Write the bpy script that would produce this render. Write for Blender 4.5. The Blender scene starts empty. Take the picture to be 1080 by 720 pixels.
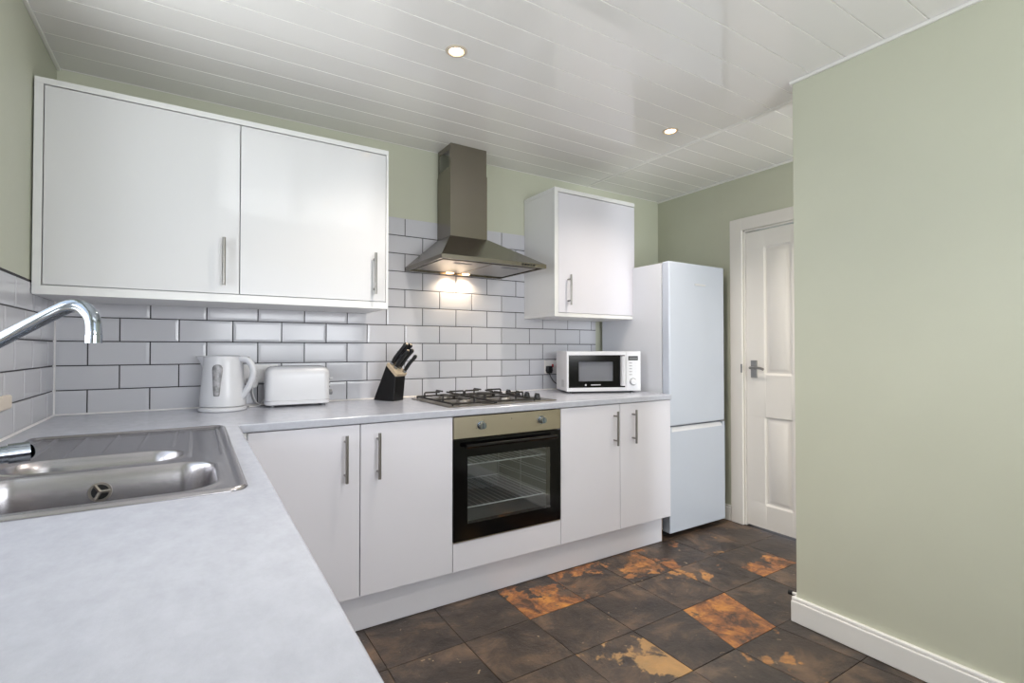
import bpy, bmesh, math, random
from math import sin, cos, pi, radians as R
from mathutils import Vector, Matrix
random.seed(7)
C = bpy.context.scene.collection

# ------------------------------------------------------------ materials
def s2l(c):
    return tuple(((v/255)/12.92 if v/255 <= .04045 else ((v/255+.055)/1.055)**2.4) for v in c) + (1,)

def mat(name, rgb, rough=.5, metal=0, coat=0, spec=.5, bump=None, mottle=None, emit=None, aniso=0):
    m = bpy.data.materials.new(name); m.use_nodes = True
    nt = m.node_tree; b = nt.nodes['Principled BSDF']
    b.inputs['Base Color'].default_value = s2l(rgb)
    b.inputs['Roughness'].default_value = rough
    b.inputs['Metallic'].default_value = metal
    b.inputs['Coat Weight'].default_value = coat
    b.inputs['Coat Roughness'].default_value = .04
    b.inputs['Specular IOR Level'].default_value = spec
    b.inputs['Anisotropic'].default_value = aniso
    tc = nt.nodes.new('ShaderNodeTexCoord')
    if mottle:                                     # (scale, other rgb, stretch)
        n = nt.nodes.new('ShaderNodeTexNoise'); n.inputs['Scale'].default_value = mottle[0]
        n.inputs['Detail'].default_value = 6
        mp = nt.nodes.new('ShaderNodeMapping'); mp.inputs['Scale'].default_value = mottle[2] if len(mottle) > 2 else (1, 1, 1)
        r = nt.nodes.new('ShaderNodeValToRGB')
        r.color_ramp.elements[0].position = .35; r.color_ramp.elements[1].position = .65
        r.color_ramp.elements[0].color = s2l(rgb); r.color_ramp.elements[1].color = s2l(mottle[1])
        nt.links.new(tc.outputs['Object'], mp.inputs[0]); nt.links.new(mp.outputs[0], n.inputs['Vector'])
        nt.links.new(n.outputs[0], r.inputs[0]); nt.links.new(r.outputs[0], b.inputs['Base Color'])
    if bump:                                       # (scale, strength, stretch)
        n = nt.nodes.new('ShaderNodeTexNoise'); n.inputs['Scale'].default_value = bump[0]; n.inputs['Detail'].default_value = 3
        mp = nt.nodes.new('ShaderNodeMapping'); mp.inputs['Scale'].default_value = bump[2] if len(bump) > 2 else (1, 1, 1)
        bp = nt.nodes.new('ShaderNodeBump'); bp.inputs['Strength'].default_value = bump[1]; bp.inputs['Distance'].default_value = .002
        nt.links.new(tc.outputs['Object'], mp.inputs[0]); nt.links.new(mp.outputs[0], n.inputs['Vector'])
        nt.links.new(n.outputs[0], bp.inputs['Height']); nt.links.new(bp.outputs[0], b.inputs['Normal'])
    if emit:
        b.inputs['Emission Color'].default_value = s2l(emit[0]); b.inputs['Emission Strength'].default_value = emit[1]
    return m

M = {}
M['paint'] = mat('sage_paint', (198, 200, 182), .5, bump=(220, .08), mottle=(3, (195, 197, 179)))
M['ceil'] = mat('gloss_pvc', (240, 238, 237), .055, coat=.4, bump=(9, .03, (1, 5, 1)))
M['groove_glint'] = mat('groove_highlight', (250, 249, 246), .5)  # light caught by the grooves, painted in as a paler white
M['bezel'] = mat('satin_bezel', (205, 192, 176), .3)
M['ceilback'] = mat('ceiling_backing', (200, 198, 194), .6)
M['trimw'] = mat('white_trim', (234, 233, 230), .3)
M['doorw'] = mat('door_gloss_paint', (228, 224, 219), .32)
M['gloss'] = mat('gloss_white_door', (216, 216, 218), .09, spec=.36, bump=(5, .03))
M['satin'] = mat('satin_white_door', (214, 213, 221), .28)
M['carc'] = mat('white_carcass', (226, 226, 226), .35)
M['tile'] = mat('white_ceramic_tile', (202, 202, 208), .13, spec=.33, bump=(6, .05))
M['grout'] = mat('dark_grout', (58, 56, 60), .85)
M['steel'] = mat('brushed_steel', (150, 144, 136), .3, 1, bump=(60, .15, (1, 1, 14)), aniso=.4)
M['hoodsteel'] = mat('hood_steel', (136, 130, 120), .27, 1, bump=(60, .12, (14, 14, 1)))
M['sinksteel'] = mat('sink_steel', (172, 169, 172), .27, 1, bump=(40, .12, (1, 9, 1)))
M['ovensteel'] = mat('oven_steel', (190, 180, 162), .33, 1, bump=(60, .12, (1, 1, 14)))
M['chrome'] = mat('chrome', (158, 166, 176), .09, 1)
M['nickel'] = mat('satin_nickel', (150, 147, 143), .3, 1)
M['black'] = mat('black_plastic', (16, 16, 18), .3)
M['blackg'] = mat('black_gloss', (5, 5, 6), .12, spec=.3)
M['iron'] = mat('black_enamel_iron', (20, 17, 16), .45)
M['burner'] = mat('burner_alloy', (150, 145, 140), .35, .9)
M['rubber'] = mat('rubber', (25, 25, 26), .7)
M['beige'] = mat('pale_wood', (198, 180, 154), .5, mottle=(30, (184, 164, 138), (1, 8, 1)))
M['appl'] = mat('white_appliance', (206, 207, 212), .26)
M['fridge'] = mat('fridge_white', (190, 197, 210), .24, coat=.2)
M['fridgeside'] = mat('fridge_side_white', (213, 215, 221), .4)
M['greyp'] = mat('grey_print', (120, 121, 124), .4)
M['greyt'] = mat('grey_translucent_plastic', (150, 149, 152), .25, mottle=(60, (112, 111, 114)))
M['lgrey'] = mat('light_badge', (196, 197, 200), .3)
M['redn'] = mat('red_neon_rocker', (190, 30, 40), .3)
M['socket'] = mat('white_plastic', (232, 230, 230), .3)
M['sillw'] = mat('sill_paint', (226, 214, 200), .4)
M['cavity'] = mat('oven_cavity', (120, 122, 122), .35)
M['wood_raw'] = mat('chipboard', (176, 140, 100), .8)
M['lens'] = mat('lamp_lens', (255, 240, 215), .3, emit=((255, 214, 165), 9))
M['lensh'] = mat('hood_lamp_lens', (255, 235, 200), .3, emit=((255, 205, 150), 7))
M['grass'] = mat('garden_lawn', (96, 118, 74), .9, mottle=(8, (120, 138, 90)))

def worktop_mat():
    m = mat('grey_laminate', (200, 202, 208), .2, bump=(500, .04))
    nt = m.node_tree; b = nt.nodes['Principled BSDF']
    tc = nt.nodes.new('ShaderNodeTexCoord')
    mp = nt.nodes.new('ShaderNodeMapping'); mp.inputs['Scale'].default_value = (1, .6, 1)
    n = nt.nodes.new('ShaderNodeTexNoise'); n.inputs['Scale'].default_value = 34; n.inputs['Detail'].default_value = 9; n.inputs['Roughness'].default_value = .72
    r = nt.nodes.new('ShaderNodeValToRGB')
    r.color_ramp.elements[0].position = .32; r.color_ramp.elements[1].position = .68
    r.color_ramp.elements[0].color = s2l((172, 175, 186)); r.color_ramp.elements[1].color = s2l((184, 187, 198))
    nt.links.new(tc.outputs['Object'], mp.inputs[0]); nt.links.new(mp.outputs[0], n.inputs['Vector'])
    nt.links.new(n.outputs[0], r.inputs[0]); nt.links.new(r.outputs[0], b.inputs['Base Color'])
    return m
M['work'] = worktop_mat()

def slate_mat():
    m = bpy.data.materials.new('slate'); m.use_nodes = True
    nt = m.node_tree; N = nt.nodes.new; L = nt.links.new; b = nt.nodes['Principled BSDF']
    geo = N('ShaderNodeNewGeometry')
    tint = N('ShaderNodeAttribute'); tint.attribute_name = 'tint'
    rust = N('ShaderNodeAttribute'); rust.attribute_name = 'rust'
    off = N('ShaderNodeVectorMath'); off.operation = 'MULTIPLY_ADD'
    L(tint.outputs['Vector'], off.inputs[0]); off.inputs[1].default_value = (7, 7, 7); L(geo.outputs['Position'], off.inputs[2])
    # cleft layers
    n1 = N('ShaderNodeTexNoise'); n1.inputs['Scale'].default_value = 5.5; n1.inputs['Detail'].default_value = 10; n1.inputs['Roughness'].default_value = .66; n1.inputs['Distortion'].default_value = .35
    L(off.outputs[0], n1.inputs['Vector'])
    r1 = N('ShaderNodeValToRGB'); e = r1.color_ramp.elements
    e[0].position = .34; e[0].color = s2l((46, 40, 38)); e[1].position = .70; e[1].color = s2l((120, 100, 84))
    x = r1.color_ramp.elements.new(.5); x.color = s2l((70, 62, 57))
    L(n1.outputs[0], r1.inputs[0])
    hue = N('ShaderNodeMixRGB'); hue.blend_type = 'MULTIPLY'; hue.inputs[0].default_value = .8
    L(r1.outputs[0], hue.inputs[1]); 
    tr = N('ShaderNodeValToRGB'); tr.color_ramp.elements[0].color = (.78, .74, .72, 1); tr.color_ramp.elements[1].color = (1.0, 1.0, 1.0, 1)
    q = tr.color_ramp.elements.new(.55); q.color = (1.0, .9, .8, 1)
    sep = N('ShaderNodeSeparateXYZ'); L(tint.outputs['Vector'], sep.inputs[0]); L(sep.outputs[0], tr.inputs[0]); L(tr.outputs[0], hue.inputs[2])
    # rust
    n2 = N('ShaderNodeTexNoise'); n2.inputs['Scale'].default_value = 9; n2.inputs['Detail'].default_value = 8; n2.inputs['Roughness'].default_value = .62; n2.inputs['Distortion'].default_value = .25
    L(off.outputs[0], n2.inputs['Vector'])
    add = N('ShaderNodeMath'); add.operation = 'MULTIPLY_ADD'; L(n2.outputs[0], add.inputs[0]); add.inputs[1].default_value = 1.5; L(rust.outputs['Fac'], add.inputs[2])
    mr = N('ShaderNodeMapRange'); mr.inputs['From Min'].default_value = 1.26; mr.inputs['From Max'].default_value = 1.33; L(add.outputs[0], mr.inputs[0])
    n3 = N('ShaderNodeTexNoise'); n3.inputs['Roughness'].default_value = .72; n3.inputs['Scale'].default_value = 10; n3.inputs['Detail'].default_value = 8; n3.inputs['Distortion'].default_value = .45
    L(off.outputs[0], n3.inputs['Vector'])
    r3 = N('ShaderNodeValToRGB'); e = r3.color_ramp.elements
    e[0].position = .40; e[0].color = s2l((78, 58, 46)); e[1].position = .63; e[1].color = s2l((198, 136, 66))
    x = r3.color_ramp.elements.new(.5); x.color = s2l((146, 94, 56))
    L(n3.outputs[0], r3.inputs[0])
    tan = N('ShaderNodeMixRGB'); L(sep.outputs[1], tan.inputs[0]); L(r3.outputs[0], tan.inputs[1]); tan.inputs[2].default_value = s2l((172, 138, 92))
    mx = N('ShaderNodeMixRGB'); L(mr.outputs[0], mx.inputs[0]); L(hue.outputs[0], mx.inputs[1]); L(tan.outputs[0], mx.inputs[2])
    # pale flecks
    n4 = N('ShaderNodeTexNoise'); n4.inputs['Scale'].default_value = 38; n4.inputs['Detail'].default_value = 3
    r4 = N('ShaderNodeMapRange'); r4.inputs['From Min'].default_value = .71; r4.inputs['From Max'].default_value = .75; L(n4.outputs[0], r4.inputs[0]); L(off.outputs[0], n4.inputs['Vector'])
    m2 = N('ShaderNodeMixRGB'); L(r4.outputs[0], m2.inputs[0]); L(mx.outputs[0], m2.inputs[1]); m2.inputs[2].default_value = s2l((150, 130, 104))
    L(m2.outputs[0], b.inputs['Base Color'])
    rr = N('ShaderNodeMapRange'); rr.inputs['To Min'].default_value = .32; rr.inputs['To Max'].default_value = .58; L(n1.outputs[0], rr.inputs[0]); L(rr.outputs[0], b.inputs['Roughness'])
    bp = N('ShaderNodeBump'); bp.inputs['Strength'].default_value = .7; bp.inputs['Distance'].default_value = .012
    ad = N('ShaderNodeMath'); ad.operation = 'MULTIPLY_ADD'; L(n3.outputs[0], ad.inputs[0]); ad.inputs[1].default_value = .35; L(n1.outputs[0], ad.inputs[2]); L(ad.outputs[0], bp.inputs['Height'])
    L(bp.outputs[0], b.inputs['Normal'])
    return m
M['slate'] = slate_mat()
M['fgrout'] = mat('floor_grout', (58, 48, 42), .8)

def glass_mat(name, tint, gloss=1.0, ior=1.5):
    m = bpy.data.materials.new(name); m.use_nodes = True
    nt = m.node_tree; nt.nodes.clear(); N = nt.nodes.new
    out = N('ShaderNodeOutputMaterial'); mix = N('ShaderNodeMixShader'); fr = N('ShaderNodeFresnel'); fr.inputs['IOR'].default_value = ior
    t = N('ShaderNodeBsdfTransparent'); t.inputs['Color'].default_value = (*tint, 1)
    g = N('ShaderNodeBsdfGlossy'); g.inputs['Roughness'].default_value = .03; g.inputs['Color'].default_value = (gloss,)*3 + (1,)
    geo = N('ShaderNodeNewGeometry'); inv = N('ShaderNodeMath'); inv.operation = 'SUBTRACT'; inv.inputs[0].default_value = 1
    mul = N('ShaderNodeMath'); mul.operation = 'MULTIPLY'
    nt.links.new(geo.outputs['Backfacing'], inv.inputs[1]); nt.links.new(inv.outputs[0], mul.inputs[1]); nt.links.new(fr.outputs[0], mul.inputs[0])
    nt.links.new(mul.outputs[0], mix.inputs[0]); nt.links.new(t.outputs[0], mix.inputs[1]); nt.links.new(g.outputs[0], mix.inputs[2])
    nt.links.new(mix.outputs[0], out.inputs[0]); return m
M['glass'] = glass_mat('window_glass', (.97, .98, .98))
M['ovenglass'] = glass_mat('tinted_oven_glass', (.88, .9, .9), ior=2.1)
M['mwglass'] = glass_mat('microwave_glass', (.86, .86, .88))
M['display'] = mat('dark_display', (14, 14, 16), .4)
M['mesh'] = mat('grey_mesh', (150, 152, 155), .5)

# ------------------------------------------------------------ mesh helpers
def box(bm, a, b, mi=0):
    x0, y0, z0 = [min(a[i], b[i]) for i in range(3)]; x1, y1, z1 = [max(a[i], b[i]) for i in range(3)]
    v = [bm.verts.new(p) for p in ((x0,y0,z0),(x1,y0,z0),(x1,y1,z0),(x0,y1,z0),(x0,y0,z1),(x1,y0,z1),(x1,y1,z1),(x0,y1,z1))]
    fs = []
    for f in ((0,3,2,1),(4,5,6,7),(0,1,5,4),(1,2,6,5),(2,3,7,6),(3,0,4,7)):
        q = bm.faces.new([v[i] for i in f]); q.material_index = mi; fs.append(q)
    return v

def prism(bm, pts, axis, a, b):
    """extrude a 2-D outline along axis 0/1/2 from a to b"""
    def P(p, t):
        return {0: (t, p[0], p[1]), 1: (p[0], t, p[1]), 2: (p[0], p[1], t)}[axis]
    A = [bm.verts.new(P(p, a)) for p in pts]; B = [bm.verts.new(P(p, b)) for p in pts]
    n = len(pts)
    bm.faces.new(A); bm.faces.new(B[::-1])
    for i in range(n): bm.faces.new([A[i], B[i], B[(i+1) % n], A[(i+1) % n]])

def cyl(bm, p0, p1, r0, r1=None, n=24):
    r1 = r0 if r1 is None else r1
    p0 = Vector(p0); p1 = Vector(p1); d = (p1-p0).normalized()
    u = d.orthogonal().normalized(); w = d.cross(u)
    A = []; B = []
    for i in range(n):
        a = 2*pi*i/n; o = u*cos(a)+w*sin(a)
        A.append(bm.verts.new(p0+o*r0)); B.append(bm.verts.new(p1+o*r1))
    bm.faces.new(A[::-1]); bm.faces.new(B)
    for i in range(n): bm.faces.new([A[i], A[(i+1) % n], B[(i+1) % n], B[i]])

def tube(bm, pts, r, n=12, cap=True, sy=1.0):
    pts = [Vector(p) for p in pts]; rs = r if isinstance(r, (list, tuple)) else [r]*len(pts)
    rings = []; u = None
    for i, p in enumerate(pts):
        d = (pts[min(i+1, len(pts)-1)]-pts[max(i-1, 0)]).normalized()
        u = d.orthogonal().normalized() if u is None else (u - d*u.dot(d)).normalized()
        w = d.cross(u)
        rings.append([bm.verts.new(p+(u*cos(2*pi*k/n)+w*sin(2*pi*k/n)*sy)*rs[i]) for k in range(n)])
    for a, b in zip(rings, rings[1:]):
        for k in range(n): bm.faces.new([a[k], a[(k+1) % n], b[(k+1) % n], b[k]])
    if cap: bm.faces.new(rings[0][::-1]); bm.faces.new(rings[-1])

def smoothpath(pts, k=8):
    """Catmull-Rom"""
    P = [Vector(p) for p in pts]; P = [P[0]*2-P[1]] + P + [P[-1]*2-P[-2]]; out = []
    for i in range(1, len(P)-2):
        for j in range(k):
            t = j/k; a, b, c, d = P[i-1:i+3]
            out.append(.5*((2*b)+(c-a)*t+(2*a-5*b+4*c-d)*t*t+(3*b-a-3*c+d)*t**3))
    out.append(P[-2]); return out

def lathe(bm, prof, c=(0, 0, 0), n=40, sx=1, sy=1, axis=None):
    """prof: (r, z) list"""
    rings = []
    for r, z in prof:
        rings.append([bm.verts.new((c[0]+max(r, 1e-4)*cos(2*pi*k/n)*sx, c[1]+max(r, 1e-4)*sin(2*pi*k/n)*sy, c[2]+z)) for k in range(n)])
    for a, b in zip(rings, rings[1:]):
        for k in range(n): bm.faces.new([a[k], a[(k+1) % n], b[(k+1) % n], b[k]])
    bm.faces.new(rings[0][::-1]); bm.faces.new(rings[-1])

def obj(name, bm, m, parent=None, bevel=0, smooth=False, seg=2, loc=None):
    me = bpy.data.meshes.new(name)
    bmesh.ops.recalc_face_normals(bm, faces=bm.faces); bm.to_mesh(me); bm.free()
    o = bpy.data.objects.new(name, me); C.objects.link(o)
    for k in (m if isinstance(m, list) else [m]): me.materials.append(M[k])
    if parent: o.parent = parent
    if loc: o.location = loc
    if bevel:
        b = o.modifiers.new('bevel', 'BEVEL'); b.width = bevel; b.segments = seg; b.limit_method = 'ANGLE'; b.angle_limit = R(40); b.harden_normals = False
    if smooth:
        for p in me.polygons: p.use_smooth = True
        try: me.set_sharp_from_angle(angle=R(38))
        except Exception: pass
    return o

def thing(name, label, cat, loc=(0, 0, 0), rotz=0, group=None):
    o = bpy.data.objects.new(name, None); C.objects.link(o); o.empty_display_size = .05
    o.location = loc; o.rotation_euler = (0, 0, rotz); o['label'] = label; o['category'] = cat
    if group: o['group'] = group
    return o
def tag(o, label, cat, group=None):
    o['label'] = label; o['category'] = cat
    if group: o['group'] = group
    return o
def struct(o): o['kind'] = 'structure'; return o
def NB(): return bmesh.new()
def bobj(name, a, b, m, parent=None, bevel=0, **k):
    bm = NB(); box(bm, a, b); return obj(name, bm, m, parent, bevel, **k)

# ------------------------------------------------------------ dimensions (metres; X along the cooker wall, Y into it, Z up)
H = 2.252; ZW = .862; XR = 3.47; XP = 2.595; YP = -1.503; YB = -4.0
WT = .03                       # worktop thickness
YF = -.662                     # worktop front edge
YD = -.655                     # door faces
XI = .604                      # left run worktop front

# ------------------------------------------------------------ room
# floor of slate tiles
XS = [.45 + .303*i for i in range(-2, 11)]
XS = [-.156, .147, .45, .753, 1.056, 1.36, 1.668, 1.965, 2.27, 2.556, 2.871, 3.17, 3.472]
YS = [0.22, -.065, -.355, -.614, -.905, -1.193, -1.484] + [-1.484-.287*k for k in range(1, 10)]
def fx(i, j):
    x = XS[i] + random.uniform(-.003, .003); y = YS[j] + random.uniform(-.003, .003)
    if j == 6 and i in (8, 9): x = {8: 2.205, 9: 2.482}[i]
    if j == 7 and i in (8, 9): x -= .04
    return (max(min(x, 3.47), 0), max(min(y, .0), YB))
bm = NB(); V = {}
for i in range(len(XS)):
    for j in range(len(YS)): V[i, j] = fx(i, j)
rustmap = {}   # (i,j): corner values (x0y0far-left, x1 far-right, x1 near-right, x0 near-left), tan
rustmap[6, 3] = ((.50, .36, .66, .95), .0)
rustmap[7, 3] = ((.62, .58, .2, .45), .0)
rustmap[8, 3] = ((.5, .62, .62, .3), .1)
rustmap[9, 3] = ((.55, .35, .25, .58), .0)
rustmap[9, 4] = ((.75, .2, .1, .3), .3)
rustmap[8, 4] = ((.1, .45, .3, .05), .3)
rustmap[8, 5] = ((.70, .95, .8, .75), .0)
rustmap[6, 5] = ((.50, .50, .78, -.35), .8)
rustmap[10, 4] = ((.1, .3, .95, .8), .0)
rustmap[10, 3] = ((.2, .35, .3, .45), .4)
rustmap[8, 6] = ((.42, .30, .25, .55), .3)
rustmap[7, 6] = ((.25, .45, .3, .2), .3)
rustmap[5, 6] = ((.2, .45, .5, .1), .3)
rustmap[7, 4] = ((.3, .1, -.1, .1), 0)
col = bm.loops.layers.float_vector.new('tint'); ru = bm.loops.layers.float.new('rust')
g = .0014
for i in range(len(XS)-1):
    for j in range(len(YS)-1):
        p = [V[i, j], V[i+1, j], V[i+1, j+1], V[i, j+1]]
        if abs(p[0][1]-p[3][1]) < .02 or abs(p[0][0]-p[1][0]) < .02: continue
        q = [(p[0][0]+g, p[0][1]-g), (p[1][0]-g, p[1][1]-g), (p[2][0]-g, p[2][1]+g), (p[3][0]+g, p[3][1]+g)]
        h = -.001 + random.uniform(-.0012, .0)
        t = [bm.verts.new((x, y, h)) for x, y in q]; lo = [bm.verts.new((x, y, -.008)) for x, y in q]
        fs = [bm.faces.new(t)] + [bm.faces.new([t[k], lo[k], lo[(k+1) % 4], t[(k+1) % 4]]) for k in range(4)]
        rc, tn = rustmap.get((i, j), (tuple(random.uniform(-.25, .22) for _ in range(4)), random.random()*.4))
        seed = random.random(); s3 = random.random()
        for f in fs:
            for lp in f.loops:
                k = (t.index(lp.vert) if lp.vert in t else lo.index(lp.vert))
                lp[ru] = rc[k]; lp[col] = (seed, tn, s3)
bot = [bm.verts.new(p) for p in ((0, YB, -.006), (3.47, YB, -.006), (3.47, 0, -.006), (0, 0, -.006))]
f = bm.faces.new(bot); f.material_index = 1
vs = box(bm, (-.15, YB-.15, -.1), (3.62, .15, -.012), 1)
fl = struct(obj('floor', bm, ['slate', 'fgrout'], bevel=0))

# walls
struct(bobj('wall_back', (-.15, .004, 0), (XR+.15, .15, H), 'paint'))
# left wall with the window opening over the sink
WY0, WY1, WZ0, WZ1 = -.78, -2.05, .985, 2.02
bm = NB()
for a, b in (((-.15, .0, 0), (-.004, WY0, H)), ((-.15, WY1, 0), (-.004, YB, H)), ((-.15, WY0, 0), (-.004, WY1, WZ0)), ((-.15, WY0, WZ1), (-.004, WY1, H))):
    box(bm, a, b)
bmesh.ops.remove_doubles(bm, verts=bm.verts, dist=1e-5)
wl = struct(obj('wall_left', bm, 'paint'))
# right wall (with the panelled door)
DY0, DY1, DZ = -.703, -1.463, 1.892
bm = NB()
for a, b in (((XR, .004, 0), (XR+.15, DY0-.0, H)), ((XR, DY1, 0), (XR+.15, YB-.15, H)), ((XR, DY0, DZ), (XR+.15, DY1, H))): box(bm, a, b)
struct(obj('wall_right', bm, 'paint'))
# partition that juts into the room
XQ = 2.80  # partition kept thin, opening an added unseen passage for light
struct(bobj('wall_partition', (XP, YP, 0), (XQ, YB-.15, H), 'paint', bevel=.003))
# wall behind the camera; its window and passage doorway are added for light
VX0, VX1, VZ0, VZ1 = .62, 2.35, 1.0, 2.10
bm = NB()
for a, b in (((XQ, YB-.15, 2.06), (XR, YB, H)), ((-.15, YB-.15, 0), (VX0, YB, H)), ((VX1, YB-.15, 0), (XP, YB, H)), ((VX0, YB-.15, 0), (VX1, YB, VZ0)), ((VX0, YB-.15, VZ1), (VX1, YB, H))): box(bm, a, b)
struct(obj('wall_front', bm, 'paint'))
# ceiling of PVC boards, grooves along X
bm = NB(); e = []
js = sorted([-.139-.131*k for k in range(0, 30) if -.139-.131*k > YB+.02])
ys = [YB] + js + [.004]
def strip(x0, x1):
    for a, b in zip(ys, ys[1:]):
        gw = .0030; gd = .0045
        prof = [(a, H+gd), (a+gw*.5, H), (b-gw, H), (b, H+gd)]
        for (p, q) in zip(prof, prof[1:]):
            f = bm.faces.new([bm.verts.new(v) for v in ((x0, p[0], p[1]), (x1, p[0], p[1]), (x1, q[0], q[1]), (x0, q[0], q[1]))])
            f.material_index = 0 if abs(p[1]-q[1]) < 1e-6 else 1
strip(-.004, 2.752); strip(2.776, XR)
ce = struct(obj('ceiling', bm, ['ceil', 'groove_glint']))
bobj('backing', (-.15, YB-.15, H+.006), (XR+.15, .15, H+.1), 'ceilback', ce)
bm = NB(); prism(bm, [(2.750, H+.006), (2.750, H-.0015), (2.756, H-.004), (2.772, H-.004), (2.778, H-.0015), (2.778, H+.006)], 1, .004, -1.5)
obj('joint_strip', bm, 'trimw', ce)
# thin white trims where ceiling meets wall
def cornice(n, a, b): struct(bobj('trim_%d' % n, a, b, 'trimw', bevel=.002))
cornice(1, (XR-.012, .0, H-.013), (XR, YP, H-.0005))
cornice(2, (XP-.012, YP+.006, H-.013), (XP, YB, H-.0005))
cornice(3, (-.004, -.0, H-.012), (.008, YB, H-.0005))
cornice(4, (XP, YP, H-.013), (XQ+.012, YP+.012, H-.0005))
cornice(5, (.0, -.0005, H-.004), (XR, .004, H-.0005))

# skirting boards
def skirt(name, pts, zt=.098):   # pts: outline in plan extruded up, with moulded top made of a thinner lip
    bm = NB()
    for (a, b) in pts:
        box(bm, (*a, 0), (*b, zt-.014))
        ax, ay = a; bx, by = b
        if abs(bx-ax) < abs(by-ay): box(bm, (ax+.005*(1 if bx > ax else -1), ay, zt-.014), (bx, by, zt))
        else: box(bm, (ax, ay+.005*(1 if by > ay else -1), zt-.014), (bx, by, zt))
    return struct(obj(name, bm, 'trimw', bevel=.0035))
skirt('baseboard_partition', [((2.573, YP+.012), (XP, YB)), ], .1)
skirt('baseboard_right', [((XR-.016, -.0), (XR, -.612))], .1)
skirt('baseboard_alcove', [((XP, YP+.014), (XQ, YP))], .1)
skirt('baseboard_front', [((.62, YB+.018), (2.573, YB))], .1)

# tiling -------------------------------------------------------------
TW = .2072; TH = .0986; GR = .0040
def tile_geo(bm, x0, x1, z0, z1, T):
    """one tile, T maps (u, z, outward) to a point; narrow cushion edge"""
    if x1-x0 < .012 or z1-z0 < .012: return
    g = GR/2; a0, a1, c0, c1 = x0+g, x1-g, z0+g, z1-g
    lv = [(0, 0), (0, .0045), (.0010, .0060), (.011, .0068)]
    rings = []
    for ins, o in lv:
        ins = min(ins, (a1-a0)/2.2, (c1-c0)/2.2)
        rings.append([bm.verts.new(T(*p, o)) for p in ((a0+ins, c0+ins), (a1-ins, c0+ins), (a1-ins, c1-ins), (a0+ins, c1-ins))])
    for A, B in zip(rings, rings[1:]):
        for k in range(4): bm.faces.new([A[k], A[(k+1) % 4], B[(k+1) % 4], B[k]])
    bm.faces.new(rings[-1])
def tiling(bm, T, u0, u1, z0, z1, offs, holes=()):
    j = 0; z = ZW
    while z < z1-.001:
        zt = min(z+TH, z1)
        o = offs[j % 2] - 30*TW; u = o
        while u < u1:
            a, b = max(u, u0), min(u+TW, u1)
            if b > a and not any(a < h[1] and b > h[0] and z < h[3] and zt > h[2] for h in holes): tile_geo(bm, a, b, z, zt, T)
            u += TW
        z += TH; j += 1
bw = bpy.data.objects['wall_back']
bm = NB(); T = lambda u, z, o: (u, .007-o-.0, z)
tiling(bm, T, .001, 2.838, ZW, ZW+TH*10, (.102, .2055))
obj('tile_panel', bm, 'tile', bw)
bobj('grout', (.0, .0045, ZW-.03), (2.836, .0035, ZW+TH*10-.004), 'grout', bw)
bm = NB(); prism(bm, [(-.006, .006), (.006, .006), (.004, .001), (-.001, -.004), (-.006, -.006)], 2, ZW, 1.364); obj('corner_bead', bm, 'socket', bw)
bm = NB(); T = lambda u, z, o: (-.007+o, u, z)
zt = 1.366
tiling(bm, T, WY0, -.001, ZW, zt, (-.10, -.2)); 
tiling(bm, T, WY1, WY0, ZW, WZ0-.022, (-.10, -.2))
tiling(bm, T, -2.9, WY1, ZW, zt, (-.10, -.2))
obj('tile_panel', bm, 'tile', wl)
bm = NB()
for a, b, c in ((WY0, 0, zt-.004), (WY1, WY0, WZ0-.026), (-2.9, WY1, zt-.004)): box(bm, (-.0045, a, ZW-.03), (-.0035, b, c))
obj('grout', bm, 'grout', wl)

# windows -----------------------------------------------------------
def window(name, axis, p, a0, a1, z0, z1, mull):
    """axis 'x': pane plane at x=p, spans y a0..a1"""
    def P(u, w, z): return (p+w, u, z) if axis == 'x' else (u, p+w, z)
    bm = NB(); t = .055
    lo, hi = min(a0, a1), max(a0, a1)
    for s in ((lo, lo+t, z0, z1), (hi-t, hi, z0, z1), (lo+t, hi-t, z0, z0+t), (lo+t, hi-t, z1-t, z1)):
        box(bm, P(s[0], -.03, s[2]), P(s[1], .03, s[3]))
    for m in mull: box(bm, P(m-.035, -.028, z0+t), P(m+.035, .028, z1-t))
    fr = struct(obj(name, bm, 'trimw', bevel=.004))
    bm = NB(); box(bm, P(lo+t-.005, -.004, z0+t-.005), P(hi-t+.005, .004, z1-t+.005)); obj('pane', bm, 'glass', fr)
    return fr
w1 = window('window_1', 'x', -.105, WY0, WY1, WZ0, WZ1, [-1.415])
w2 = window('added_window', 'y', YB-.10, VX0, VX1, VZ0, VZ1, [1.45])  # second one is unseen, added to light the cabinet fronts
w3 = window('added_glazed_door', 'y', YB-.10, XQ, XR, .0, 2.06, [])  # unseen glazed door, added to light the fridge and alcove
bobj('lock_rail', (XQ+.055, YB-.125, .8), (XR-.055, YB-.075, .95), 'trimw', w3, bevel=.003)
bm = NB(); box(bm, (-.075, WY0+.0, WZ0-.0), (-.004, WY1, WZ0+.012)); box(bm, (-.004, WY0+.195, WZ0-.036), (.012, WY1-.1, WZ0+.006))
sill = obj('window_sill', bm, 'sillw', w1, bevel=.008, seg=3)
# lawn and sky beyond the windows
struct(bobj('ground', (-14, -14, -.4), (14, 10, -.3), 'grass'))

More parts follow.
